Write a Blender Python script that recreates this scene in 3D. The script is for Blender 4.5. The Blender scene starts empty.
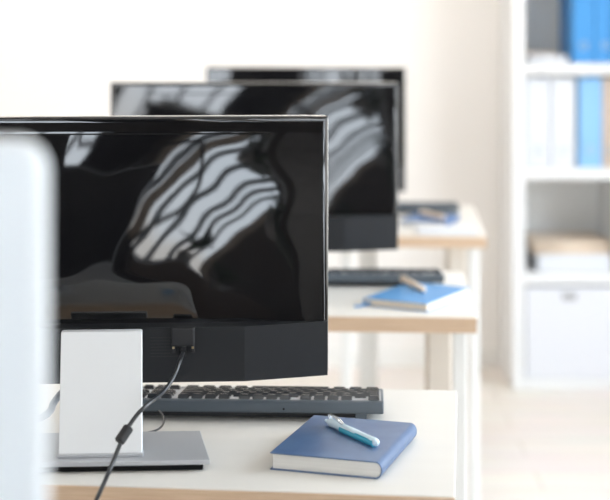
import bpy, bmesh, math, random
from mathutils import Vector, Matrix
random.seed(7)
C = bpy.context.scene.collection
PI = math.pi

# ---------------------------------------------------------------- materials
def mat(name, col, rough=0.5, metal=0.0, spec=0.5, bump=None, var=None, coat=0.0, ior=1.5, trans=0.0, stretch=(1, 1, 1), sub=None):
    m = bpy.data.materials.new(name); m.use_nodes = True
    nt = m.node_tree; N = nt.nodes; L = nt.links
    b = N['Principled BSDF']
    b.inputs['Base Color'].default_value = (*col, 1)
    b.inputs['Roughness'].default_value = rough
    b.inputs['Metallic'].default_value = metal
    b.inputs['Specular IOR Level'].default_value = spec
    b.inputs['IOR'].default_value = ior
    b.inputs['Coat Weight'].default_value = coat
    b.inputs['Transmission Weight'].default_value = trans
    if var or bump:
        tc = N.new('ShaderNodeTexCoord'); mp = N.new('ShaderNodeMapping')
        mp.inputs['Scale'].default_value = stretch
        L.new(tc.outputs['Object'], mp.inputs['Vector'])
    if var:                       # (scale, second colour)
        nz = N.new('ShaderNodeTexNoise'); nz.inputs['Scale'].default_value = var[0]; nz.inputs['Detail'].default_value = 5
        L.new(mp.outputs['Vector'], nz.inputs['Vector'])
        cr = N.new('ShaderNodeValToRGB')
        cr.color_ramp.elements[0].position = .35; cr.color_ramp.elements[0].color = (*col, 1)
        cr.color_ramp.elements[1].position = .65; cr.color_ramp.elements[1].color = (*var[1], 1)
        L.new(nz.outputs['Fac'], cr.inputs['Fac']); L.new(cr.outputs['Color'], b.inputs['Base Color'])
    if bump:                      # (scale, strength, distance)
        nb = N.new('ShaderNodeTexNoise'); nb.inputs['Scale'].default_value = bump[0]; nb.inputs['Detail'].default_value = 3
        L.new(mp.outputs['Vector'], nb.inputs['Vector'])
        bp = N.new('ShaderNodeBump'); bp.inputs['Strength'].default_value = bump[1]; bp.inputs['Distance'].default_value = bump[2]
        L.new(nb.outputs['Fac'], bp.inputs['Height']); L.new(bp.outputs['Normal'], b.inputs['Normal'])
    return m

M = {}
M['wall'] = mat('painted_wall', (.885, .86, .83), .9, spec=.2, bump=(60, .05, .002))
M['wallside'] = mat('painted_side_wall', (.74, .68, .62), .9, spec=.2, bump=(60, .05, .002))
M['darkwall'] = mat('dark_painted_wall', (.10, .085, .075), .85, spec=.2, bump=(60, .05, .002))
M['ceil'] = mat('ceiling_paint', (.8, .79, .77), .9, spec=.2, bump=(60, .05, .002))
M['base'] = mat('baseboard_wood', (.62, .42, .30), .6, var=(8, (.66, .47, .34)))
M['frame'] = mat('window_frame_paint', (.05, .055, .06), .5, bump=(40, .05, .001))
M['gloss'] = mat('glossy_black_plastic', (.006, .006, .007), .035, spec=.65, var=(30, (.008, .008, .009)), bump=(9, .05, .0012))
M['matte'] = mat('matte_black_plastic', (.011, .012, .0145), .5, spec=.4, bump=(900, .15, .0003))
M['plug'] = mat('plug_black_plastic', (.02, .02, .022), .5, spec=.4, bump=(500, .1, .0003))
M['slot'] = mat('slot_black', (.002, .002, .002), .6, spec=.2, bump=(500, .1, .0003))
M['silver'] = mat('silver_paint', (.80, .82, .84), .42, metal=.25, bump=(700, .08, .0002))
M['plate'] = mat('brushed_grey_plate', (.50, .51, .53), .42, metal=.35, bump=(400, .06, .0002), stretch=(1, 10, 1))
M['edge'] = mat('aluminium_edge', (.75, .74, .72), .3, metal=.8, bump=(700, .05, .0002))
M['white'] = mat('white_aluminium_case', (.78, .82, .85), .42, metal=.15, bump=(700, .06, .0002))
M['screen'] = mat('dark_screen_glass', (.01, .01, .012), .12, spec=.5, bump=(3, .02, .001))
M['desk'] = mat('white_laminate', (.74, .715, .67), .5, spec=.35, var=(2.2, (.76, .735, .69)), stretch=(.4, 6, 1), bump=(300, .04, .0002))
M['edgewood'] = mat('maple_edge_band', (.60, .42, .28), .6, spec=.3, var=(60, (.68, .50, .35)), stretch=(.25, 1, 6))
M['leg'] = mat('white_desk_leg', (.84, .83, .80), .5, bump=(200, .05, .0003))
M['legwood'] = mat('beige_desk_leg', (.74, .66, .57), .55, var=(20, (.77, .69, .60)), stretch=(1, 1, .1))
M['kbody'] = mat('grey_keyboard_plastic', (.085, .105, .125), .42, spec=.5, bump=(900, .12, .0003))
M['key'] = mat('dark_keycap_plastic', (.040, .045, .052), .18, spec=1.0, coat=.6, bump=(700, .08, .0002))
M['ksole'] = mat('keyboard_underside', (.02, .02, .022), .6, bump=(700, .08, .0002))  # near black, stands in for the shadow below; rubber feet share it
M['cable'] = mat('black_cable_rubber', (.02, .022, .025), .28, spec=.6, bump=(300, .05, .0003))
M['cableg'] = mat('grey_cable_rubber', (.30, .33, .37), .45, spec=.4, bump=(300, .05, .0003))
M['gold'] = mat('brass_thumbscrew', (.62, .50, .32), .3, metal=1, bump=(900, .1, .0002))
M['blue'] = mat('blue_leatherette', (.055, .11, .235), .38, spec=.8, var=(26, (.075, .145, .28)), bump=(420, .35, .0005))
M['navy'] = mat('navy_lining', (.018, .035, .075), .5, bump=(400, .2, .0004))
M['blue2'] = mat('bright_blue_cover', (.09, .30, .62), .42, spec=.5, var=(26, (.10, .33, .66)), bump=(420, .3, .0005))
M['blue3'] = mat('deep_blue_cover', (.04, .12, .30), .42, spec=.5, var=(26, (.05, .14, .33)), bump=(420, .3, .0005))
M['greycover'] = mat('grey_cover', (.52, .50, .49), .5, var=(26, (.56, .54, .52)), bump=(420, .3, .0005))
M['paper'] = mat('page_edges', (.80, .78, .74), .8, spec=.2, var=(1, (.70, .68, .64)), stretch=(.6, .6, 900), bump=(1, .3, .0004))
M['cream'] = mat('cream_page_edges', (.80, .70, .58), .8, spec=.2, var=(1, (.74, .65, .54)), stretch=(.6, .6, 700), bump=(1, .2, .0003))
M['pen'] = mat('pale_blue_pen_plastic', (.70, .86, .95), .15, spec=.7, trans=.0, bump=(200, .03, .0002))
M['ink'] = mat('cyan_pen_insert', (.06, .42, .58), .2, spec=.6, bump=(200, .03, .0002))  # cyan tone of the shadow put on the pen's lower side
M['chrome'] = mat('pen_clip_metal', (.75, .76, .78), .2, metal=1, bump=(400, .03, .0002))
M['penb'] = mat('beige_pen_plastic', (.86, .70, .56), .35, bump=(200, .03, .0002))
M['shelf'] = mat('white_shelf_foil', (.80, .80, .80), .5, spec=.3, bump=(200, .03, .0002))
M['shelfback'] = mat('grey_back_panel', (.93, .92, .89), .6, spec=.3, bump=(200, .03, .0002))
M['box'] = mat('white_box_card', (.73, .74, .78), .6, spec=.3, bump=(200, .05, .0003))
M['hole'] = mat('box_handle_grey', (.33, .33, .34), .5, bump=(200, .05, .0003))
M['bindw'] = mat('white_binder', (.70, .72, .76), .5, bump=(200, .05, .0003))
M['bindb'] = mat('strong_blue_binder', (.045, .27, .62), .45, bump=(200, .05, .0003))
M['bindl'] = mat('light_blue_binder', (.25, .50, .80), .45, bump=(200, .05, .0003))
M['bindt'] = mat('tan_binder', (.62, .50, .42), .5, bump=(200, .05, .0003))
M['ring'] = mat('binder_ring_metal', (.45, .50, .55), .3, metal=.8, bump=(200, .05, .0003))
M['kraft'] = mat('kraft_folder_card', (.76, .63, .50), .7, var=(20, (.80, .67, .54)))
M['leaf'] = mat('dark_green_leaf', (.03, .06, .03), .4, var=(12, (.05, .09, .04)))
M['pot'] = mat('grey_plant_pot', (.35, .33, .31), .5, var=(12, (.3, .28, .27)))
M['darkwood'] = mat('dark_sideboard_wood', (.10, .065, .045), .5, var=(14, (.13, .085, .06)), stretch=(.3, 3, 3))
M['curtain'] = mat('charcoal_curtain_cloth', (.035, .034, .038), .9, spec=.1, bump=(200, .2, .001))  # cloth of the dark sheets added to deepen the reflections
M['lampm'] = mat('black_lamp_metal', (.02, .02, .02), .35, bump=(200, .05, .0003))
M['orange'] = mat('tan_bread_basket', (.55, .30, .14), .7, var=(60, (.40, .2, .09)))

for nm, cc in (('grey', (.42, .44, .46)), ('tan', (.50, .43, .36))):  # cloth of the strips added to dim the mirrored window
    m = mat('blind_cloth_'+nm, cc, .9, spec=.1, bump=(300, .1, .0005)); M['blind_'+nm] = m
    nt = m.node_tree; tr = nt.nodes.new('ShaderNodeBsdfTranslucent'); tr.inputs['Color'].default_value = (*cc, 1)
    ms = nt.nodes.new('ShaderNodeMixShader'); ms.inputs[0].default_value = .5
    nt.links.new(nt.nodes['Principled BSDF'].outputs[0], ms.inputs[1]); nt.links.new(tr.outputs[0], ms.inputs[2])
    nt.links.new(ms.outputs[0], nt.nodes['Material Output'].inputs['Surface'])
def floor_mat():
    m = bpy.data.materials.new('pale_wood_floor'); m.use_nodes = True
    nt = m.node_tree; N = nt.nodes; L = nt.links; b = N['Principled BSDF']
    tc = N.new('ShaderNodeTexCoord')
    br = N.new('ShaderNodeTexBrick'); br.inputs['Scale'].default_value = 1.0
    br.inputs['Brick Width'].default_value = 1.3; br.inputs['Row Height'].default_value = .16
    br.inputs['Mortar Size'].default_value = .003
    br.inputs['Color1'].default_value = (.86, .80, .74, 1); br.inputs['Color2'].default_value = (.83, .77, .71, 1)
    br.inputs['Mortar'].default_value = (.66, .58, .51, 1)
    L.new(tc.outputs['Object'], br.inputs['Vector'])
    mp = N.new('ShaderNodeMapping'); mp.inputs['Scale'].default_value = (1.2, 14, 1)
    nz = N.new('ShaderNodeTexNoise'); nz.inputs['Scale'].default_value = 2.5; nz.inputs['Detail'].default_value = 6
    L.new(tc.outputs['Object'], mp.inputs['Vector']); L.new(mp.outputs['Vector'], nz.inputs['Vector'])
    mx = N.new('ShaderNodeMix'); mx.data_type = 'RGBA'; mx.blend_type = 'MULTIPLY'; mx.inputs['Factor'].default_value = .25
    L.new(br.outputs['Color'], mx.inputs['A']); L.new(nz.outputs['Color'], mx.inputs['B'])
    L.new(mx.outputs['Result'], b.inputs['Base Color']); b.inputs['Roughness'].default_value = .42
    return m
M['floor'] = floor_mat()

# ---------------------------------------------------------------- helpers
def obj(name, bm, m, parent=None, bevel=0, seg=3, smooth=True):
    bmesh.ops.recalc_face_normals(bm, faces=bm.faces)
    me = bpy.data.meshes.new(name); bm.to_mesh(me); bm.free()
    if m: me.materials.append(m)
    o = bpy.data.objects.new(name, me); C.objects.link(o)
    if parent: o.parent = parent
    if bevel:
        bv = o.modifiers.new('bevel', 'BEVEL'); bv.width = bevel; bv.segments = seg; bv.limit_method = 'ANGLE'; bv.angle_limit = math.radians(35)
        bv.harden_normals = True
    if smooth or bevel:
        for p in me.polygons: p.use_smooth = True
        if not bevel:
            me.set_sharp_from_angle(angle=math.radians(40))
    return o
def bx(bm, x0, x1, y0, y1, z0, z1):
    r = bmesh.ops.create_cube(bm, size=1)
    bmesh.ops.scale(bm, vec=(x1-x0, y1-y0, z1-z0), verts=r['verts'])
    bmesh.ops.translate(bm, vec=((x0+x1)/2, (y0+y1)/2, (z0+z1)/2), verts=r['verts'])
    return r['verts']
def box(name, x0, x1, y0, y1, z0, z1, m, parent=None, bevel=0, seg=3):
    bm = bmesh.new(); bx(bm, x0, x1, y0, y1, z0, z1)
    return obj(name, bm, m, parent, bevel, seg, smooth=False)
def prism(bm, pts, axis, a, b):
    """extrude a closed polygon pts (2d) along axis between a and b"""
    def P(p, t):
        return {'x': (t, p[0], p[1]), 'y': (p[0], t, p[1]), 'z': (p[0], p[1], t)}[axis]
    A = [bm.verts.new(P(p, a)) for p in pts]; B = [bm.verts.new(P(p, b)) for p in pts]
    n = len(pts)
    for i in range(n): bm.faces.new((A[i], A[(i+1) % n], B[(i+1) % n], B[i]))
    bm.faces.new(A); bm.faces.new(B)
def tube(bm, pts, r, n=10, caps=True):
    rings = []; up = Vector((0, 0, 1)); prev = None
    pts = [Vector(p) for p in pts]
    for i, p in enumerate(pts):
        t = (pts[min(i+1, len(pts)-1)] - pts[max(i-1, 0)]).normalized()
        if prev is None:
            a = t.cross(up)
            if a.length < .01: a = t.cross(Vector((1, 0, 0)))
        else: a = prev - t*prev.dot(t)
        a.normalize(); prev = a; b = t.cross(a)
        rr = r(i/(len(pts)-1)) if callable(r) else r
        rings.append([bm.verts.new(p + (a*math.cos(2*PI*k/n) + b*math.sin(2*PI*k/n))*rr) for k in range(n)])
    for i in range(len(rings)-1):
        for k in range(n): bm.faces.new((rings[i][k], rings[i][(k+1) % n], rings[i+1][(k+1) % n], rings[i+1][k]))
    if caps: bm.faces.new(rings[0]); bm.faces.new(rings[-1])
def spline(pts, n=8):
    P = [Vector(p) for p in pts]; P = [P[0]*2-P[1]] + P + [P[-1]*2-P[-2]]; out = []
    for i in range(1, len(P)-2):
        for k in range(n):
            t = k/n; a, b, c, d = P[i-1:i+3]
            out.append(.5*((2*b)+(-a+c)*t+(2*a-5*b+4*c-d)*t*t+(-a+3*b-3*c+d)*t**3))
    out.append(P[-2]); return out
def rrect(x0, x1, z0, z1, r, n=6):
    out = []
    for cx, cz, a0 in ((x1-r, z1-r, 0), (x0+r, z1-r, 90), (x0+r, z0+r, 180), (x1-r, z0+r, 270)):
        for k in range(n+1):
            a = math.radians(a0 + 90*k/n); out.append((cx+r*math.cos(a), cz+r*math.sin(a)))
    return out
def thing(name, label, cat, loc=(0, 0, 0), rz=0, group=None):
    o = bpy.data.objects.new(name, None); C.objects.link(o); o.empty_display_size = .05
    o.location = loc; o.rotation_euler = (0, 0, rz); tag(o, label, cat, group); return o
def tag(o, label, cat, group=None, kind=None):
    o['label'] = label; o['category'] = cat
    if group: o['group'] = group
    if kind: o['kind'] = kind
    return o
def struct(o): o['kind'] = 'structure'; return o
def kids(o): return [c for c in bpy.data.objects if c.parent == o]
def dup(root, loc, rz, label, skip=()):
    r = root.copy(); C.objects.link(r); r.location = loc; r.rotation_euler = (0, 0, rz); r['label'] = label
    for ch in kids(root):
        if ch.name.split('.')[0] in skip: continue
        c = ch.copy(); C.objects.link(c); c.parent = r
        for g in kids(ch):
            d = g.copy(); C.objects.link(d); d.parent = c
    return r

DZ = .72         # desk top height
# ---------------------------------------------------------------- the room
XL, XR, YB, YF, ZC = -2.3, 2.5, 5.65, -3.4, 2.9
struct(box('floor', XL, XR, YF, YB, -.1, 0, M['floor']))
struct(box('ceiling', XL-.2, XR+.2, YF-.2, YB+.2, ZC, ZC+.12, M['ceil']))
struct(box('wall_back', XL-.15, XR+.15, YB, YB+.15, 0, ZC, M['wall']))
struct(box('wall_left', XL-.15, XL, YF, YB, 0, ZC, M['wall']))
def wall_open(name, m, axis, c0, c1, a0, a1, holes):
    """wall slab with rectangular holes; axis 'x': wall runs along y; 'y': runs along x"""
    bm = bmesh.new()
    def B(s0, s1, z0, z1):
        if s1-s0 < 1e-4 or z1-z0 < 1e-4: return
        if axis == 'x': bx(bm, c0, c1, s0, s1, z0, z1)
        else: bx(bm, s0, s1, c0, c1, z0, z1)
    s = a0
    for h0, h1, z0, z1 in holes:
        B(s, h0, 0, ZC); B(h0, h1, 0, z0); B(h0, h1, z1, ZC); s = h1
    B(s, a1, 0, ZC)
    return struct(obj(name, bm, m, smooth=False))
LH = [(-2.4, -.9, .8, 2.6), (1.5, 4.0, .5, 2.75)]
FH = [(-2.15, -.65, .95, 2.75), (-.1, 1.5, .75, 2.7)]
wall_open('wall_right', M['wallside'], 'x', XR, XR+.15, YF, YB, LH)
wall_open('wall_front', M['darkwall'], 'y', YF-.15, YF, XL-.15, XR+.15, FH)
bm = bmesh.new(); bx(bm, XL, .72, YB-.015, YB, 0, .07); struct(obj('baseboard_back', bm, M['leg'], smooth=False))
wn = 0
def window(axis, c, h, nv, nh, t=.03):
    global wn; wn += 1
    s0, s1, z0, z1 = h
    bm = bmesh.new()
    def B(a0, a1, b0, b1, d=.03):
        if axis == 'x': bx(bm, c-d, c+d, a0, a1, b0, b1)
        else: bx(bm, a0, a1, c-d, c+d, b0, b1)
    B(s0, s1, z0, z0+.05); B(s0, s1, z1-.05, z1); B(s0, s0+.05, z0+.05, z1-.05); B(s1-.05, s1, z0+.05, z1-.05)
    for i in range(1, nv): x = s0+(s1-s0)*i/nv; B(x-t/2, x+t/2, z0+.05, z1-.05, .02)
    for i in range(1, nh): z = z0+(z1-z0)*i/nh; B(s0+.05, s1-.05, z-t/2, z+t/2, .018)
    o = struct(obj('window_%d' % wn, bm, M['frame'], smooth=False))
    l = bpy.data.lights.new('daylight_portal', 'AREA'); l.shape = 'RECTANGLE'; l.size = s1-s0; l.size_y = z1-z0
    l.cycles.is_portal = True
    lo = bpy.data.objects.new('daylight_portal', l); C.objects.link(lo)
    if axis == 'x': lo.location = (c+.12, (s0+s1)/2, (z0+z1)/2); lo.rotation_euler = (PI/2, 0, PI/2); l.size = s1-s0
    else: lo.location = ((s0+s1)/2, c-.12, (z0+z1)/2); lo.rotation_euler = (PI/2, 0, PI)
for h in LH: window('x', XR+.07, h, 3, 2)
window('y', YF-.07, FH[0], 4, 2, .05); window('y', YF-.07, FH[1], 4, 1, .06)

# unseen fill lights added on the ceiling to brighten and warm the back wall
def emit_mat(n, col, st):
    m = bpy.data.materials.new(n); m.use_nodes = True; nt = m.node_tree
    e = nt.nodes.new('ShaderNodeEmission'); e.inputs['Color'].default_value = (*col, 1); e.inputs['Strength'].default_value = st
    nt.links.new(e.outputs[0], nt.nodes['Material Output'].inputs['Surface']); return m
M['glow'] = emit_mat('lit_warm_diffuser', (1, .90, .80), 10)
for (x, y, lab) in ((.35, 4.45, 'square warm ceiling light panel nearest the bookcase'), (-1.2, 4.45, 'square warm ceiling light panel farther from the bookcase')):
    t = thing('ceiling_light', lab, 'light', (x, y, ZC-.045), 0, 'ceiling light panels')
    bm = bmesh.new()
    for a in ((-.31, .31, -.31, -.29), (-.31, .31, .29, .31), (-.31, -.29, -.29, .29), (.29, .31, -.29, .29)): bx(bm, *a, 0, .045)
    obj('frame', bm, M['leg'], t, smooth=False)
    box('diffuser', -.29, .29, -.29, .29, .008, .016, M['glow'], t)
# ---------------------------------------------------------------- desks
def desk(label, X, Y, yaw, depth, width, legs):
    """X, Y: near right corner (seen from the camera); local x goes left as -x"""
    t = thing('desk', label, 'desk', (X, Y, 0), yaw, 'white desks in a row')
    box('desktop', -width, 0, 0.003, depth, DZ-.03, DZ, M['desk'], t, .0012, 2)
    bm = bmesh.new(); bx(bm, -width, .0, -.0004, .003, DZ-.0295, DZ-.0015)
    o = obj('edge_band', bm, M['edgewood'], t, smooth=False); o['label'] = 'maple coloured front edge'
    box('apron', -width+.06, -.06, depth-.08, depth-.06, DZ-.10, DZ-.03, M['leg'], t, .001)
    for (x, y, w, m) in legs:
        box('leg', x-w/2, x+w/2, y-w/2, y+w/2 + (.24 if m == 'legwood' and depth < .6 and y < .2 else 0) + (.3 if depth > .6 and m == 'legwood' and y < .2 else 0), 0, DZ-.03, M[m], t, .003)
    return t
def legset(depth, width):
    out = []
    for x in (-.035, -width+.035): out += [(x, .05, .03, 'leg'), (x-.04, depth-.09, .05, 'legwood')]
    return out
desk('nearest white desk with maple edge carrying the large black monitor and leather notebook', .1746, 1.777, -.104, .519, 1.15, legset(.519, 1.15))
desk('second white desk with maple edge, bright blue notebook near its corner', .322, 2.858, -.055, .53, 1.15, [(-.030, .05, .026, 'leg'), (-.065, .16, .045, 'legwood'), (-1.115, .05, .026, 'leg'), (-1.08, .16, .045, 'legwood')])
desk('farthest white desk with maple edge, nearest to the back wall', .469, 3.935, -.06, .67, 1.15, [(-.030, .05, .026, 'leg'), (-.070, .16, .045, 'legwood'), (-.365, .05, .028, 'leg'), (-.31, .30, .05, 'leg'), (-1.115, .05, .026, 'leg'), (-1.08, .16, .045, 'legwood')])
d0 = desk('white desk in front of the camera, its corner mirrored in the glossy monitor back', .05, .50, -.02, .56, 1.15, legset(.56, 1.15))

bm = bmesh.new(); bx(bm, -1.15, .0, .5601, .5632, DZ-.0295, DZ-.0015)
obj('edge_band', bm, M['edgewood'], d0, smooth=False)['label'] = 'maple coloured far edge'

# ---------------------------------------------------------------- monitors
def slopes(kind, u, z):
    """slopes (dy/dx, dy/dz) of the softly waved moulded back shell at local (u, z)"""
    cu, cz = [(.27, .137), (.331, .096), (.30, .05)][kind]
    dx, dz = cu-u, z-cz
    r = math.hypot(dx, dz); th = math.degrees(math.atan2(dz, dx)) if r > 1e-6 else 45
    th = max(-60, min(150, th))
    r += .0042*math.sin(th*.11+14*r) + .0022*math.sin(th*.31+40*r) + .0012*math.sin(90*u+60*z)
    if kind == 0:
        X = .70+9.8*(.228-r) if r > .146 else 1.5+5.0*(.146-r)
        Z = .75+(th-25)/55*1.95 + .10*math.sin(r*60)
        if r > .28: q = max(0, min(1, (r-.392)/.03)); Z += (r-.28)*6*(1-q*q*(3-2*q))
        Z = min(Z, 2.86)
        L, D, Xm, yaw = 5.48, 2.08, -.27, .058
    elif kind == 1:
        X = 1.5-7.7*(r-.17) if r > .17 else 1.5+4*(.17-r)
        if r > .45: X = -.65-6.1*(r-.45)
        Z = .9+(th-12)/62*1.7
        Z = min(Z, 2.86)
        L, D, Xm, yaw = 6.68, 3.28, -.112, .01
    else:
        X = .3+6.0*u+.5*math.sin(25*u); Z = 1.5+7*(z-.38)+.25*math.sin(18*u+2)
        L, D, Xm, yaw = 7.76, 4.36, .002, -.01
    X = min(X, 2.35)
    a = (u+Xm)/D; b = (z-.554)/D
    hx = .5*((X-Xm-u)/L-a)-yaw; hz = .5*((Z-.72-z)/L-b)
    if kind == 0:      # normals at the lower left stay nearly unbent
        def ss(t): t = max(0, min(1, t)); return t*t*(3-2*t)
        w = ss((.218-z)/.034)*ss((.15-u)/.06)
        hx = hx*(1-w); hz = hz*(1-w)+.0065*w
    if kind == 0 and z > .4027: hz = .5*((2.82-.72-z)/L-b)     # band above the slot
    return hx, hz
def make_monitor(label, X, Y, yaw, kind, scale=1.0):
    t = thing('computer_monitor', label, 'monitor', (X, Y, DZ), yaw, 'black monitors in a row seen from behind')
    t.scale = (scale, 1, 1)
    # thin metal-edged panel that carries the screen
    bm = bmesh.new(); prism(bm, rrect(-.305, .305, .071, .4255, .006), 'y', -.001, .009)
    obj('panel_frame', bm, M['edge'], t, .0012, 2)
    bm = bmesh.new(); prism(bm, rrect(-.298, .298, .085, .419, .003), 'y', .009, .0105)
    obj('screen', bm, M['screen'], t)
    # glossy back shell: a fine flat grid with rounded rim, its normals bent to place reflections
    bm = bmesh.new(); nx, nz = 150, 90; x0, x1, z0, z1 = -.3045, .3045, .074, .4248
    g = []
    for j in range(nz+1):
        row = []
        for i in range(nx+1):
            x = x0+(x1-x0)*i/nx; z = z0+(z1-z0)*j/nz
            u = x; v = z-.27
            e = min(x-x0, x1-x, z-z0, z1-z)
            rim = min(1, e/.004); rim = rim*rim*(3-2*rim)
            y = -.003 - .009*rim
            row.append(bm.verts.new((x, y, z)))
        g.append(row)
    for j in range(nz):
        for i in range(nx): bm.faces.new((g[j][i], g[j][i+1], g[j+1][i+1], g[j+1][i]))
    # close the rim to the panel
    rimv = g[0] + [g[j][nx] for j in range(1, nz+1)] + g[nz][-2::-1] + [g[j][0] for j in range(nz-1, 0, -1)]
    bv = [bm.verts.new((q.co.x, .001, q.co.z)) for q in rimv]
    n = len(rimv)
    for i in range(n): bm.faces.new((rimv[i], rimv[(i+1) % n], bv[(i+1) % n], bv[i]))
    bm.faces.new(bv)
    s = obj('back_shell', bm, M['gloss'], t)
    nn = []
    for q in s.data.vertices:
        e = min(q.co.x-x0, x1-q.co.x, q.co.z-z0, z1-q.co.z)
        if q.co.y > -.0118: nn.append(q.normal.copy()); continue
        hx, hz = slopes(kind, q.co.x, q.co.z)
        k = max(0, min(1, (e-.0036)/.003))
        nn.append(Vector((hx*k, -1, hz*k)).normalized())
    s.data.normals_split_custom_set_from_vertices(nn)  # bent normals steer the mirrored streaks; the mesh stays flat
    # long slot below the top edge
    bm = bmesh.new()
    N = 40; xs = [-.225+.45*i/N for i in range(N+1)]
    top = []; 
    for x in xs:
        y = -.0124
        top.append((bm.verts.new((x, y, .4005)), bm.verts.new((x, y, .4025)), bm.verts.new((x, y+.004, .4025)), bm.verts.new((x, y+.004, .4005))))
    for a, b in zip(top, top[1:]):
        for k in range(4): bm.faces.new((a[k], a[(k+1) % 4], b[(k+1) % 4], b[k]))
    bm.faces.new(top[0]); bm.faces.new(top[-1])
    obj('vent_slot', bm, M['slot'], t)['label'] = 'long narrow dark slot'
    # faceted matte lower housing
    bm = bmesh.new()
    prism(bm, [(-.303, -.017), (-.189, -.046), (.189, -.046), (.303, -.017), (.303, .0), (-.303, .0)], 'z', .0710, .1445)
    h = obj('lower_housing', bm, M['matte'], t, smooth=False); h['label'] = 'matte black faceted lower section'
    if kind == 0:
        bm = bmesh.new()
        for k in range(7):
            w = .038-.004*((k*3) % 4)
            bx(bm, .063, .063+w, -.0464, -.0458, .105+.0042*k, .1062+.0042*k)
        obj('small_print', bm, M['plug'], h, smooth=False)
    # stand
    bm = bmesh.new(); prism(bm, rrect(-.0440, .0590, .014, .1685, .0018, 3), 'y', -.195, -.180)
    for q in bm.verts:
        k = (q.co.z-.014)/.1545; q.co.y += .110*k; q.co.z -= .0205*k; q.co.x = .0075+(q.co.x-.0075)*(1+.025*k) - .0068*k
    obj('stand_column', bm, M['silver'], t, .0012, 2)['label'] = 'flat silver white stand column'
    box('column_foot', -.0455, .0605, -.1975, -.176, .0145, .0185, M['plate'], t, .001, 2)
    box('hinge_arm', -.0225, .0375, -.106, -.042, .080, .122, M['plate'], t, .004)
    bm = bmesh.new(); prism(bm, [(-.128, -.214), (.143, -.214), (.130, -.078), (-.115, -.078)], 'z', .0082, .0145)
    b = obj('stand_base', bm, M['plate'], t, .0015, 3); b['label'] = 'silver grey base plate'
    bm = bmesh.new(); prism(bm, [(-.120, -.207), (.135, -.207), (.122, -.086), (-.107, -.086)], 'z', 0, .0082)
    obj('rubber_pad', bm, M['slot'], b, .001, 2)
    return t
make_monitor('large glossy black monitor in front, seen from behind, on silver stand', -.2725, 2.085, .058, 0)
make_monitor('middle glossy black monitor seen from behind on the second desk', -.1075, 3.25, .01, 1, 1.004)
make_monitor('farthest and smallest looking black monitor, on the desk near the back wall', 0.002, 4.36, -.01, 2, .935)

# display plug and cable on the first monitor
Lm = Matrix.Translation((-.2725, 2.085, DZ)) @ Matrix.Rotation(.058, 4, 'Z')
def W(x, y, z): return Lm @ Vector((x, y, z))
def px(x, y, d):   # point on the sight line through pixel (x, y) at depth d
    return Vector(((x-305)*d/1525, d, 1.274-(y-22)*d/1525))
def loc_of(p): return Lm.inverted() @ p
t = thing('monitor_cable', 'black display cable with ferrite bead plugged into the large front monitor', 'cable', (0, 0, 0))
pc = loc_of(px(183, 337, 2.03))
bm = bmesh.new(); bx(bm, pc.x-.0155, pc.x+.0155, -.064, -.0465, pc.z-.0125, pc.z+.0125)
pl = obj('plug', bm, M['plug'], t, .0025, 3); pl.matrix_world = Lm
for s in (-1, 1):
    bm = bmesh.new(); bx(bm, pc.x+s*.0128-.0026, pc.x+s*.0128+.0026, -.060, -.054, pc.z-.0215, pc.z-.0125)
    o = obj('thumbscrew', bm, M['plug'], pl, .001, 2)
    bm = bmesh.new(); bx(bm, pc.x+s*.0128-.0016, pc.x+s*.0128+.0016, -.0615, -.060, pc.z-.0158, pc.z-.0128)
    o = obj('screw_tip', bm, M['gold'], pl, .0004, 1); o['label'] = 'brass coloured screw tip'
bm = bmesh.new(); p0 = W(pc.x, -.055, pc.z-.010); tube(bm, [p0, p0-Vector((0, 0, .016))], lambda q: .0055-.0015*q, 14)
obj('strain_relief', bm, M['plug'], t)
pts = [W(pc.x, -.055, pc.z-.022), px(181, 358, 1.995), px(174, 376, 1.965), px(163, 392, 1.93), px(148, 404, 1.885), px(136, 416, 1.868), px(124, 435, 1.855), px(113, 462, 1.84), px(104, 483, 1.80), px(97, 499, 1.755), px(91, 515, 1.73), px(86, 545, 1.73)]
sp = spline(pts, 8)
bm = bmesh.new(); tube(bm, sp, .00265, 12); obj('cord', bm, M['cable'], t)
q0, q1 = px(129, 427, 1.862), px(119, 442, 1.850)
bm = bmesh.new(); tube(bm, [q0, q0.lerp(q1, .06), q0.lerp(q1, .94), q1], lambda q: .0066 if .01 < q < .99 else .0054, 18)
obj('ferrite_bead', bm, M['plug'], t)

# light grey cable hanging behind the stand on the left
bm = bmesh.new(); tube(bm, spline([px(66, 388, 2.07), px(58, 397, 2.07), px(53, 404, 2.065), px(50, 411, 2.062), px(40, 418, 2.053), px(20, 422, 2.04)], 8), .0048, 12)
o = obj('power_cable', bm, M['cableg'], None); tag(o, 'thick light grey cable behind the silver stand at the far left', 'cable')

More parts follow.
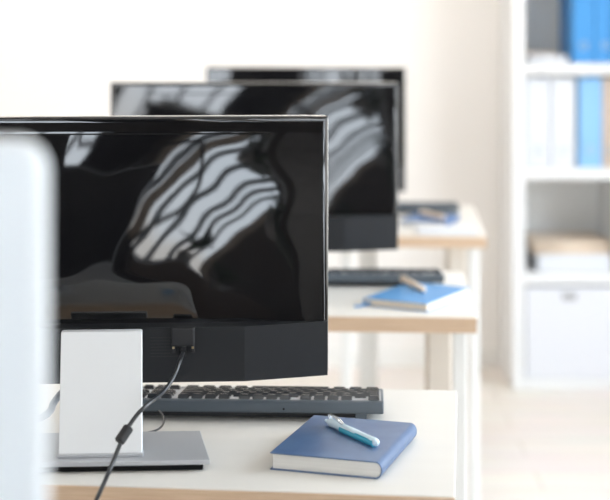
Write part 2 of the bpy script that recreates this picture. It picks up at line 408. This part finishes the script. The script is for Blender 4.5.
# ---------------------------------------------------------------- keyboards
def make_keyboard(label, X, Y, yaw):
    """local x to the right as the camera sees it, rear edge at y=0, typing side at +y"""
    t = thing('keyboard', label, 'keyboard', (X, Y, DZ), yaw, 'dark keyboards behind the monitors')
    # side profile (y, z)
    prof = [(0, .0115), (0.0, .0255), (.0015, .0280), (.006, .0290), (.112, .0170), (.138, .0140), (.1400, .0100), (.138, .0025), (.134, .0020)]
    bm = bmesh.new(); prism(bm, prof, 'x', -.2185, .2185); obj('body', bm, M['kbody'], t, .0035, 3)
    bm = bmesh.new(); prism(bm, [(.012, .0035), (.012, .0112), (.130, .0027), (.130, .001)], 'x', -.214, .195); obj('underside', bm, M['ksole'], t)  # black block puts in the shadow beneath the keyboard
    for s in (-1, 1):
        box('flip_foot', s*.187-.008, s*.187+.008, .002, .010, 0, .0125, M['kbody'], t, .001)
        box('rubber_foot', s*.19-.012, s*.19+.012, .118, .128, 0, .0032, M['ksole'], t, .0008)
    bm = bmesh.new(); prism(bm, [(.0065, .0285), (.0065, .0293), (.112, .01735), (.112, .0165)], 'x', -.215, .215)  # lighter plate stands in for light on the body top between keys
    obj('key_bed', bm, M['plate'], t)['label'] = 'lighter grey plate between the keys'
    U = .0190; tilt = -math.atan2(.012, .106)
    meshes = {}
    def key(wu, du=1):
        k = (wu, du)
        if k in meshes: return meshes[k]
        bm = bmesh.new(); w = (wu*U-.0030)/2; d = (du*.0178-.0032)/2
        lo = [(-w, -d, 0), (w, -d, 0), (w, d, 0), (-w, d, 0)]
        hi = [(-w+.0016, -d+.0016, .0064), (w-.0016, -d+.0016, .0064), (w-.0016, d-.0024, .0058), (-w+.0016, d-.0024, .0058)]
        A = [bm.verts.new(p) for p in lo]; B = [bm.verts.new(p) for p in hi]
        for i in range(4): bm.faces.new((A[i], A[(i+1) % 4], B[(i+1) % 4], B[i]))
        bm.faces.new(B); bm.faces.new(A[::-1])
        bmesh.ops.bevel(bm, geom=[e for e in bm.edges if any(v in B for v in e.verts)], offset=.0012, segments=2, affect='EDGES')
        bmesh.ops.recalc_face_normals(bm, faces=bm.faces)
        me = bpy.data.meshes.new('key'); bm.to_mesh(me); bm.free(); me.materials.append(M['key'])
        for p in me.polygons: p.use_smooth = True
        me.set_sharp_from_angle(angle=math.radians(30))
        meshes[k] = me; return me
    def put(u, wu, row, du=1):
        y = .0135 + [0, 1.18, 2.18, 3.18, 4.18, 5.18][row]*.0178 + (du-1)*.0178/2
        x = .2145 - (u + wu/2)*U
        z = .0290 - (y-.006)*(.012/.106) + .0001
        o = bpy.data.objects.new('key', key(wu, du)); C.objects.link(o); o.parent = t
        o.location = (x, y, z); o.rotation_euler = (tilt, 0, 0)
    for u in [0, 2, 3, 4, 5, 6.5, 7.5, 8.5, 9.5, 11, 12, 13, 14, 15.25, 16.25, 17.25]: put(u, 1, 0)
    for u in range(13): put(u, 1, 1)
    put(13, 2, 1)
    put(0, 1.5, 2); [put(1.5+i, 1, 2) for i in range(12)]; put(13.5, 1.5, 2)
    put(0, 1.75, 3); [put(1.75+i, 1, 3) for i in range(11)]; put(12.75, 2.25, 3)
    put(0, 2.25, 4); [put(2.25+i, 1, 4) for i in range(10)]; put(12.25, 2.75, 4)
    u = 0
    for w in (1.25, 1.25, 1.25, 6.25, 1.25, 1.25, 1.25, 1.25): put(u, w, 5); u += w
    for r in (1, 2):
        for i in range(3): put(15.25+i, 1, r)
    put(16.25, 1, 4); [put(15.25+i, 1, 5) for i in range(3)]
    for i in range(4): put(18.5+i, 1, 1)
    for r in (2, 3, 4):
        for i in range(3): put(18.5+i, 1, r)
    put(21.5, 1, 2, 2); put(21.5, 1, 4, 2); put(18.5, 2, 5); put(20.5, 1, 5)
    bm = bmesh.new(); tube(bm, [(.080, -.0008, .0175), (.080, .002, .0175)], .0016, 10); 
    obj('screw_hole', bm, M['slot'], t)
    return t
kb = make_keyboard('dark grey keyboard under the large front monitor, beside the leather notebook', -.1095, 2.118, -.045)
dup(kb, (.072, 3.180, DZ), -.03, 'blurred dark keyboard on the second desk behind the bright blue notebook')
dup(kb, (.225, 4.39, DZ), -.03, 'blurred dark keyboard on the farthest desk')
# keyboard cord loop
bm = bmesh.new(); tube(bm, spline([(-.2225, 2.140, DZ+.016), px(159, 411, 2.10)+Vector((0, 0, 0)), px(164, 419, 2.075), px(161, 427, 2.05), px(150, 432, 2.03), px(120, 436, 2.028), px(80, 437, 2.026), px(60, 438, 2.02), px(47, 441, 2.0), px(30, 443, 1.99)], 8)[8:], .0014, 10)
o = obj('cord', bm, M['cable'], kb); o.matrix_parent_inverse = (Matrix.Translation(kb.location) @ Matrix.Rotation(kb.rotation_euler.z, 4, 'Z')).inverted()

# ---------------------------------------------------------------- notebooks
def make_notebook(label, X, Y, yaw, w, d, th, cover, pages, z=DZ, flip=False, group='notebooks lying on the desks'):
    """origin at the front left corner; spine on the right"""
    t = thing('notebook', label, 'notebook', (X, Y, z), yaw, group)
    r = th/2; c = .0016
    def U(rr, x_in):
        o = []
        for k in range(13):
            a = -PI/2+PI*k/12; o.append((w-r*.8+rr*.8*math.cos(a), r+rr*math.sin(a)))
        return o
    outer = U(r, 0); inner = U(r-c, 0)
    prof = [(0, 0)] + outer + [(0, th), (0, th-c)] + inner[::-1] + [(0, c)]
    if flip: prof = [(w-a, b_) for a, b_ in prof]
    bm = bmesh.new(); prism(bm, prof, 'y', 0, d)
    cv = obj('cover', bm, M[cover], t, .0006, 2)
    prof2 = [(.003, c+.0001)] + [(min(p[0], w-r*.8+(r-c)*.62*math.cos(-PI/2+PI*k/12)), p[1]) for k, p in enumerate(inner)] + [(.003, th-c-.0001)]
    prof2 = [(.003, c)] + [(w-r*.8+(r-c)*.72*math.cos(-PI/2+PI*k/12), r+(r-c)*math.sin(-PI/2+PI*k/12)) for k in range(13)] + [(.003, th-c)]
    if flip: prof2 = [(w-a, b_) for a, b_ in prof2]
    bm = bmesh.new(); prism(bm, prof2, 'y', .003, d-.003)
    obj('page_block', bm, M[pages], t)['label'] = 'pale edges of the pages'
    return t
nb = make_notebook('blue leather covered notebook on the nearest desk beside the silver base', -.0435, 1.887, -.300, .143, .188, .0215, 'blue', 'paper')
nb2 = make_notebook('bright blue notebook with cream pages on the second desk', .112, 2.975, -.50, .140, .205, .017, 'blue2', 'cream', flip=True)
bm = bmesh.new(); tube(bm, spline([(.02, .01, .008), (.010, -.004, .006), (.002, -.014, .0022), (-.008, -.020, .0022)], 5), .0022, 8)
obj('ribbon', bm, M['blue2'], nb2)['label'] = 'blue ribbon bookmark'
make_notebook('deep blue notebook on the farthest desk', .255, 4.13, -.30, .13, .18, .016, 'blue3', 'paper')
make_notebook('closed pale grey notebook on the desk before the camera, seen mirrored', -.115, .90, .0, .13, .10, .014, 'greycover', 'paper')
# white ribbon-like paper sheet stack on far desk
def sheets(name, label, X, Y, rz, w, d, n, z, m):
    bm = bmesh.new()
    for k in range(n):
        a = random.uniform(-.05, .05); v = bx(bm, -w/2, w/2, -d/2, d/2, k*.0012, k*.0012+.0011)
        bmesh.ops.rotate(bm, verts=v, cent=(0, 0, 0), matrix=Matrix.Rotation(a, 3, 'Z'))
    o = obj(name, bm, m, smooth=False); o.location = (X, Y, z); o.rotation_euler = (0, 0, rz); return o
o = sheets('paper_pad', 'x', .372, 4.03, .06, .155, .105, 8, DZ, M['bindw'])
tag(o, 'small white pad of paper in front of the deep blue notebook', 'paper')

# ---------------------------------------------------------------- pens
def make_pen(label, A, B, r, mb, mi, detail=True):
    A = Vector(A); B = Vector(B); d = B-A; L_ = d.length
    t = thing('pen', label, 'pen', A, 0, 'pens on the notebooks')
    t.rotation_mode = 'QUATERNION'; t.rotation_quaternion = d.to_track_quat('X', 'Z')
    bm = bmesh.new()
    prof = [(0, .55), (.02, .8), (.04, .85), (.05, 1.), (.60, 1.), (.62, .93), (.86, .93), (.90, .98), (.955, .96), (.985, .75), (1, .35)]
    rings = []
    n = 20
    for (s, k) in prof: rings.append([bm.verts.new((s*L_, r*k*math.cos(2*PI*q/n), r*k*math.sin(2*PI*q/n))) for q in range(n)])
    for a, b in zip(rings, rings[1:]):
        for q in range(n): bm.faces.new((a[q], a[(q+1) % n], b[(q+1) % n], b[q]))
    bm.faces.new(rings[0]); bm.faces.new(rings[-1])
    obj('barrel', bm, mb, t)
    if detail:
        bm = bmesh.new(); tube(bm, [(L_*.30, 0, 0), (L_*.96, 0, 0)], r*.92, 20)
        # shadow on the lower side of the barrel, put in as a cyan tube
        for v in bm.verts: v.co.z -= r*.24; v.co.y -= r*.22
        obj('ink_tube', bm, mi, t)['label'] = 'cyan lower side of the barrel'
        bm = bmesh.new()
        p = spline([(L_*.05, .3*r, r*.8), (L_*.03, .2*r, r*1.7), (L_*.10, 0, r*1.95), (L_*.24, -.2*r, r*1.75), (L_*.34, -.3*r, r*1.15)], 6)
        tube(bm, p, .0009, 8)
        p2 = [Vector((q.x, q.y-.0032, q.z)) for q in p]; tube(bm, p2, .0009, 8)
        tube(bm, [p[-1], p2[-1]], .0009, 8)
        obj('clip', bm, M['chrome'], t)['label'] = 'shiny metal wire clip'
        bm = bmesh.new(); tube(bm, [(-L_*.05, 0, 0), (L_*.02, 0, 0)], lambda q: r*(.42+.1*q), 14); obj('button', bm, mb, t)
    return t
zt = DZ+.0215
make_pen('pale blue pen with wire clip lying on the blue leather notebook', (.031, 2.012, zt+.0056), (.091, 1.908, zt+.0056), .0056, M['pen'], M['ink'])
make_pen('beige pen lying on the bright blue notebook', (.200, 3.155, DZ+.017+.0070), (.236, 3.015, DZ+.017+.0070), .0066, M['penb'], None, False)
make_pen('beige pen lying on the deep blue notebook of the farthest desk', (.322, 4.26, DZ+.016+.0073), (.378, 4.14, DZ+.016+.0073), .0070, M['penb'], None, False)
make_pen('blue pen beside the pale grey notebook, seen mirrored', (-.165, .99, DZ+.0047), (-.13, .90, DZ+.0047), .0044, M['bindl'], None, False)

# ---------------------------------------------------------------- near all-in-one at the left edge
t = thing('desktop_computer', 'blurred silver white all-in-one computer at the left edge, rounded corner', 'computer', (-.4515, .86, DZ), 0.0)
bm = bmesh.new(); prism(bm, rrect(-.314, .306, .042, .4885, .018, 10), 'y', -.012, .014)
obj('rear_case', bm, M['white'], t, .008, 5)
bm = bmesh.new(); prism(bm, rrect(-.302, .302, .120, .484, .008, 4), 'y', .0135, .0152); obj('screen', bm, M['screen'], t)
bm = bmesh.new(); prism(bm, rrect(-.302, .302, .047, .115, .006, 4), 'y', .0135, .0150); obj('chin_panel', bm, M['plate'], t)
bm = bmesh.new(); prism(bm, [(-.10, -.0), (-.085, .0), (-.020, .20), (-.028, .20)], 'x', -.09, .09); obj('stand_neck', bm, M['silver'], t, .002)
bm = bmesh.new(); prism(bm, [(-.10, 0), (.08, 0), (.08, .005), (-.10, .005)], 'x', -.10, .10); obj('stand_foot', bm, M['silver'], t, .001)

# ---------------------------------------------------------------- bookcase
BX, BY = .7205, 5.285
P_ = .364; TH = .042
t = thing('bookcase', 'tall white open cube bookcase against the back wall', 'shelf', (BX, BY, 0))
W2 = 2*P_+TH; D = .355
for i in range(3): box('upright', i*P_, i*P_+TH, 0, D, 0.0, 5*P_+TH, M['shelf'], t, .001)
for j in range(6):
    for i in range(2): box('shelf_board', i*P_+TH+.0002, (i+1)*P_-.0002, .001, D-.001, j*P_, j*P_+TH-.004, M['shelf'], t, .001)
box('back_panel', .002, W2-.002, D-.001, D+.004, 0, 5*P_+TH, M['shelfback'], t)
def sz(j): return j*P_+TH-.004
def sxx(i): return BX+i*P_+TH
# storage boxes in the bottom row
def storage(i, label):
    t = thing('storage_box', label, 'box', (sxx(i)+.004, BY+.004, sz(0)), 0, 'white boxes in the bottom row')
    box('box_body', 0, .314, .0, .33, .0005, .316, M['box'], t, .004)
    box('handle', .125, .175, -.003, .002, .272, .296, M['hole'], t, .001)['label'] = 'grey grip'
storage(0, 'white storage box with grey grip, bottom of the bookcase beside the wall gap')
# ring binders
def make_binder(label, x, z, w, m, h=.315, lab=False, lean=0):
    t = thing('ring_binder', label, 'binder', (x, BY+.030, z), 0, 'ring binders in the bookcase')
    t.rotation_euler = (0, lean, 0)
    b = .0025; bm = bmesh.new()
    prism(bm, [(0, 0), (w, 0), (w, .28), (w-b, .28), (w-b, b), (b, b), (b, .28), (0, .28)], 'z', .001, h)
    obj('cover', bm, m, t, .001, 2)
    box('paper_block', b+.003, w-b-.003, .02, .25, .004, h-.02, M['paper'], t)
    bm = bmesh.new()
    n = 20; R = .011; cz = .062
    pts = [(w/2+R*math.cos(2*PI*k/n), -.0010, cz+R*math.sin(2*PI*k/n)) for k in range(n+1)]
    tube(bm, pts, .0026, 8, caps=False)
    obj('finger_ring', bm, M['ring'], t)
    if lab: box('spine_label', w*.18, w*.82, -.0008, .0005, .13, .25, M['bindw'], t)
    return t
make_binder('white ring binder, leftmost on the middle shelf', sxx(0)+.008, sz(2), .085, M['bindw'], lab=True)
make_binder('white ring binder between the leftmost white one and the light blue one', sxx(0)+.097, sz(2), .082, M['bindw'], lab=True)
make_binder('light blue ring binder, right of the white binders', sxx(0)+.192, sz(2), .080, M['bindl'])
make_binder('tan ring binder at the right picture edge on the middle shelf', sxx(0)+.277, sz(2), .040, M['bindt'])
make_binder('strong blue ring binder on the top visible shelf, beside the paper stack', sxx(0)+.172, sz(3), .075, M['bindb'])
make_binder('strong blue ring binder on the top visible shelf, at the right picture edge', sxx(0)+.250, sz(3), .070, M['bindb'])
# papers on the upper shelf
o = sheets('paper_stack', 'x', sxx(0)+.082, BY+.17, .05, .135, .26, 22, sz(3)+.001, M['bindw']); tag(o, 'white paper stack on the top visible shelf left of blue binders', 'paper')
o = sheets('folder', 'x', sxx(0)+.078, BY+.18, -.08, .12, .25, 4, sz(3)+.0275, M['kraft']); tag(o, 'brown card folders on the white stack beside the strong blue binders', 'folder')
# lower compartment stack
o = box('paper_tray', sxx(0)+.05, sxx(0)+.31, BY+.03, BY+.30, sz(1)+.0003, sz(1)+.062, M['bindw'], None, .004); tag(o, 'white blue carton on the shelf above the storage box', 'box')
o = sheets('folder', 'x', sxx(0)+.165, BY+.17, .04, .27, .27, 34, sz(1)+.0625, M['kraft']); tag(o, 'stack of brown card folders lying on the white carton', 'folder')

# ---------------------------------------------------------------- things behind the camera that show up in the glossy backs
def plant(label, X, Y, Z, s, n=26):
    t = thing('potted_plant', label, 'plant', (X, Y, Z), 0, 'plants by the windows')
    bm = bmesh.new()
    prof = [(.055, 0), (.075, .12), (.08, .13), (.07, .13), (.065, .115)]
    rings = [[bm.verts.new((r*s*math.cos(2*PI*k/20), r*s*math.sin(2*PI*k/20), z*s)) for k in range(20)] for r, z in prof]
    for a, b in zip(rings, rings[1:]):
        for k in range(20): bm.faces.new((a[k], a[(k+1) % 20], b[(k+1) % 20], b[k]))
    bm.faces.new(rings[0]); bm.faces.new(rings[-1]); obj('pot', bm, M['pot'], t)
    bm = bmesh.new()
    for i in range(n):
        a = random.uniform(0, 2*PI); L = s*random.uniform(.22, .42); w = s*.014; lean = random.uniform(.1, .8)
        prev = None
        for k in range(7):
            q = k/6; rr = L*lean*q*(.5+.5*q); z = s*.12+L*(q-.45*lean*q*q)
            ww = w*math.sin(PI*(.12+.85*q)); c = Vector((rr*math.cos(a), rr*math.sin(a), z)); sd = Vector((-math.sin(a), math.cos(a), 0))*ww
            cur = (bm.verts.new(c+sd), bm.verts.new(c-sd+Vector((0, 0, .002))))
            if prev: bm.faces.new((prev[0], prev[1], cur[1], cur[0]))
            prev = cur
    obj('foliage', bm, M['leaf'], t)
t = thing('sideboard', 'dark wooden sideboard under the window behind the camera, mirrored', 'sideboard', (1.13, -3.02, 0))
box('carcass', -.7, .7, -.2, .2, .12, .78, M['darkwood'], t, .004)
for x in (-.65, .65):
    for y in (-.16, .16): box('leg', x-.02, x+.02, y-.02, y+.02, 0, .12, M['lampm'], t)
for i in range(3): box('door', -.69+.462*i, -.69+.462*i+.455, .2, .215, .14, .76, M['darkwood'], t, .003)
plant('spiky green plant on the sideboard, mirrored below the bright windows', 1.00, -2.92, .78, 1.3, 60)
o = box('rug', -1.9, 2.1, -2.75, .40, .0003, .012, M['curtain'], None, .003); tag(o, 'large charcoal rug on the floor behind the camera, mirrored', 'rug')  # unseen dark sheet added to keep the mirrored floor dark
# grey and tan strips added to dim and streak the mirrored big window
t = thing('vertical_blind', 'vertical blind with grey and tan strips in the big window, mirrored', 'blind', (0, -3.335, 0))
box('head_rail', -.12, 1.55, -.02, .02, 2.70, 2.74, M['plate'], t, .002)
for (x, w_, m_) in ((-.02, .11, 'tan'), (.12, .10, 'grey'), (.25, .13, 'tan'), (.42, .08, 'grey'), (.66, .07, 'grey'), (.93, .08, 'grey'), (1.2, .05, 'grey'), (1.42, .12, 'tan')):
    bm = bmesh.new(); bx(bm, -w_/2, w_/2, -.001, .001, .80, 2.70)
    bmesh.ops.rotate(bm, verts=bm.verts[:], cent=(0, 0, 0), matrix=Matrix.Rotation(.15, 3, 'Z'))
    bmesh.ops.translate(bm, verts=bm.verts[:], vec=(x, 0, 0))
    obj('strip', bm, M['blind_'+m_], t, smooth=False)
# hanging plants near the top of the window
for (X_, Y_, lab) in ((1.32, -2.62, 'hanging plant with drooping leaves, nearer the window corner, mirrored'), (.46, -2.62, 'hanging plant with drooping leaves, nearer the arched lamp, mirrored')):
    t = thing('hanging_plant', lab, 'plant', (X_, Y_, 2.22), 0, 'hanging plants')
    bm = bmesh.new(); tube(bm, [(0, 0, 0), (0, 0, .05), (0, 0, .14)], lambda q: .06+.04*q, 20); obj('pot', bm, M['pot'], t)
    bm = bmesh.new(); tube(bm, [(0, 0, .13), (0, 0, ZC-2.22)], .004, 6); obj('cord', bm, M['lampm'], t)
    bm = bmesh.new()
    for i in range(110):
        a = random.uniform(0, 2*PI); Lf = random.uniform(.2, .42); w_ = random.uniform(.012, .028); up = random.uniform(.2, 1.8); prev = None
        for k in range(8):
            q = k/7; rr = .05+Lf*q*.8; z = .13+up*Lf*(q-1.1*q*q)
            ww = w_*math.sin(PI*(.1+.85*q)); c = Vector((rr*math.cos(a), rr*math.sin(a), z)); sd = Vector((-math.sin(a), math.cos(a), .3))*ww
            cur = (bm.verts.new(c+sd), bm.verts.new(c-sd))
            if prev: bm.faces.new((prev[0], prev[1], cur[1], cur[0]))
            prev = cur
    obj('foliage', bm, M['leaf'], t)
t = thing('arc_lamp', 'black arched floor lamp behind the camera, mirrored as a dark loop', 'lamp', (.22, -3.0, 0))
bm = bmesh.new(); tube(bm, [(0, 0, 0), (0, 0, .03)], .13, 28); obj('base', bm, M['lampm'], t)
bm = bmesh.new(); tube(bm, spline([(0, 0, .03), (.05, 0, .5), (.10, 0, .96), (.24, 0, 1.25), (.36, 0, 1.6), (.22, 0, 1.84), (-.12, 0, 1.88), (-.46, 0, 1.74)], 8), .028, 12); obj('arched_stem', bm, M['lampm'], t)
bm = bmesh.new(); tube(bm, [(-.46, 0, 1.76), (-.48, 0, 1.70), (-.52, 0, 1.58)], lambda q: .03+.09*q, 28); obj('lamp_shade', bm, M['lampm'], t)
plant('bushy spiky plant on the sideboard end, mirrored in the monitor back', 1.50, -3.0, .78, 1.15, 44)
bm = bmesh.new()
for i in range(48):
    pass
n = 60; W_ = .62
pp = [(-.31+W_*k/n, .03*math.sin(k*1.1)) for k in range(n+1)]
prof = pp + [(a, b+.006) for a, b in pp[::-1]]
prism(bm, prof, 'z', .02, 2.62)
o = obj('curtain', bm, M['curtain']); o.location = (-.49, -3.33, .0); tag(o, 'charcoal curtain hanging between the windows behind the camera', 'curtain')  # added to make the dark patch in the monitor's reflection
bm = bmesh.new(); prism(bm, [(-1.9, 0), (-1.9, .02), (1.7, .02), (1.7, 0)], 'x', 0, .01); bm.free()

# ---------------------------------------------------------------- sky, camera
w = bpy.data.worlds.new('sky'); bpy.context.scene.world = w; w.use_nodes = True
nt = w.node_tree; bg = nt.nodes['Background']
tc = nt.nodes.new('ShaderNodeTexCoord'); sep = nt.nodes.new('ShaderNodeSeparateXYZ'); cr = nt.nodes.new('ShaderNodeValToRGB')
nt.links.new(tc.outputs['Generated'], sep.inputs[0]); nt.links.new(sep.outputs['Z'], cr.inputs['Fac']); nt.links.new(cr.outputs['Color'], bg.inputs['Color'])
e = cr.color_ramp.elements; e[0].position = 0; e[0].color = (.75, .74, .72, 1); e[1].position = .5; e[1].color = (.74, .87, 1, 1)
x = e.new(.04); x.color = (.86, .93, 1, 1)
bg.inputs['Strength'].default_value = 9.0

cam = bpy.data.cameras.new('camera'); co = bpy.data.objects.new('camera', cam); C.objects.link(co)
co.location = (0, 0, 1.274); co.rotation_euler = (PI/2, 0, 0)
cam.lens = 90; cam.sensor_width = 36; cam.shift_y = -228/610
cam.clip_start = .05; cam.clip_end = 60
cam.dof.use_dof = True; cam.dof.focus_distance = 2.02; cam.dof.aperture_fstop = 3.6
S = bpy.context.scene; S.camera = co
S.view_settings.view_transform = 'Standard'; S.view_settings.look = 'None'; S.view_settings.gamma = 1
S.view_settings.use_curve_mapping = False; S.view_settings.exposure = 0.22
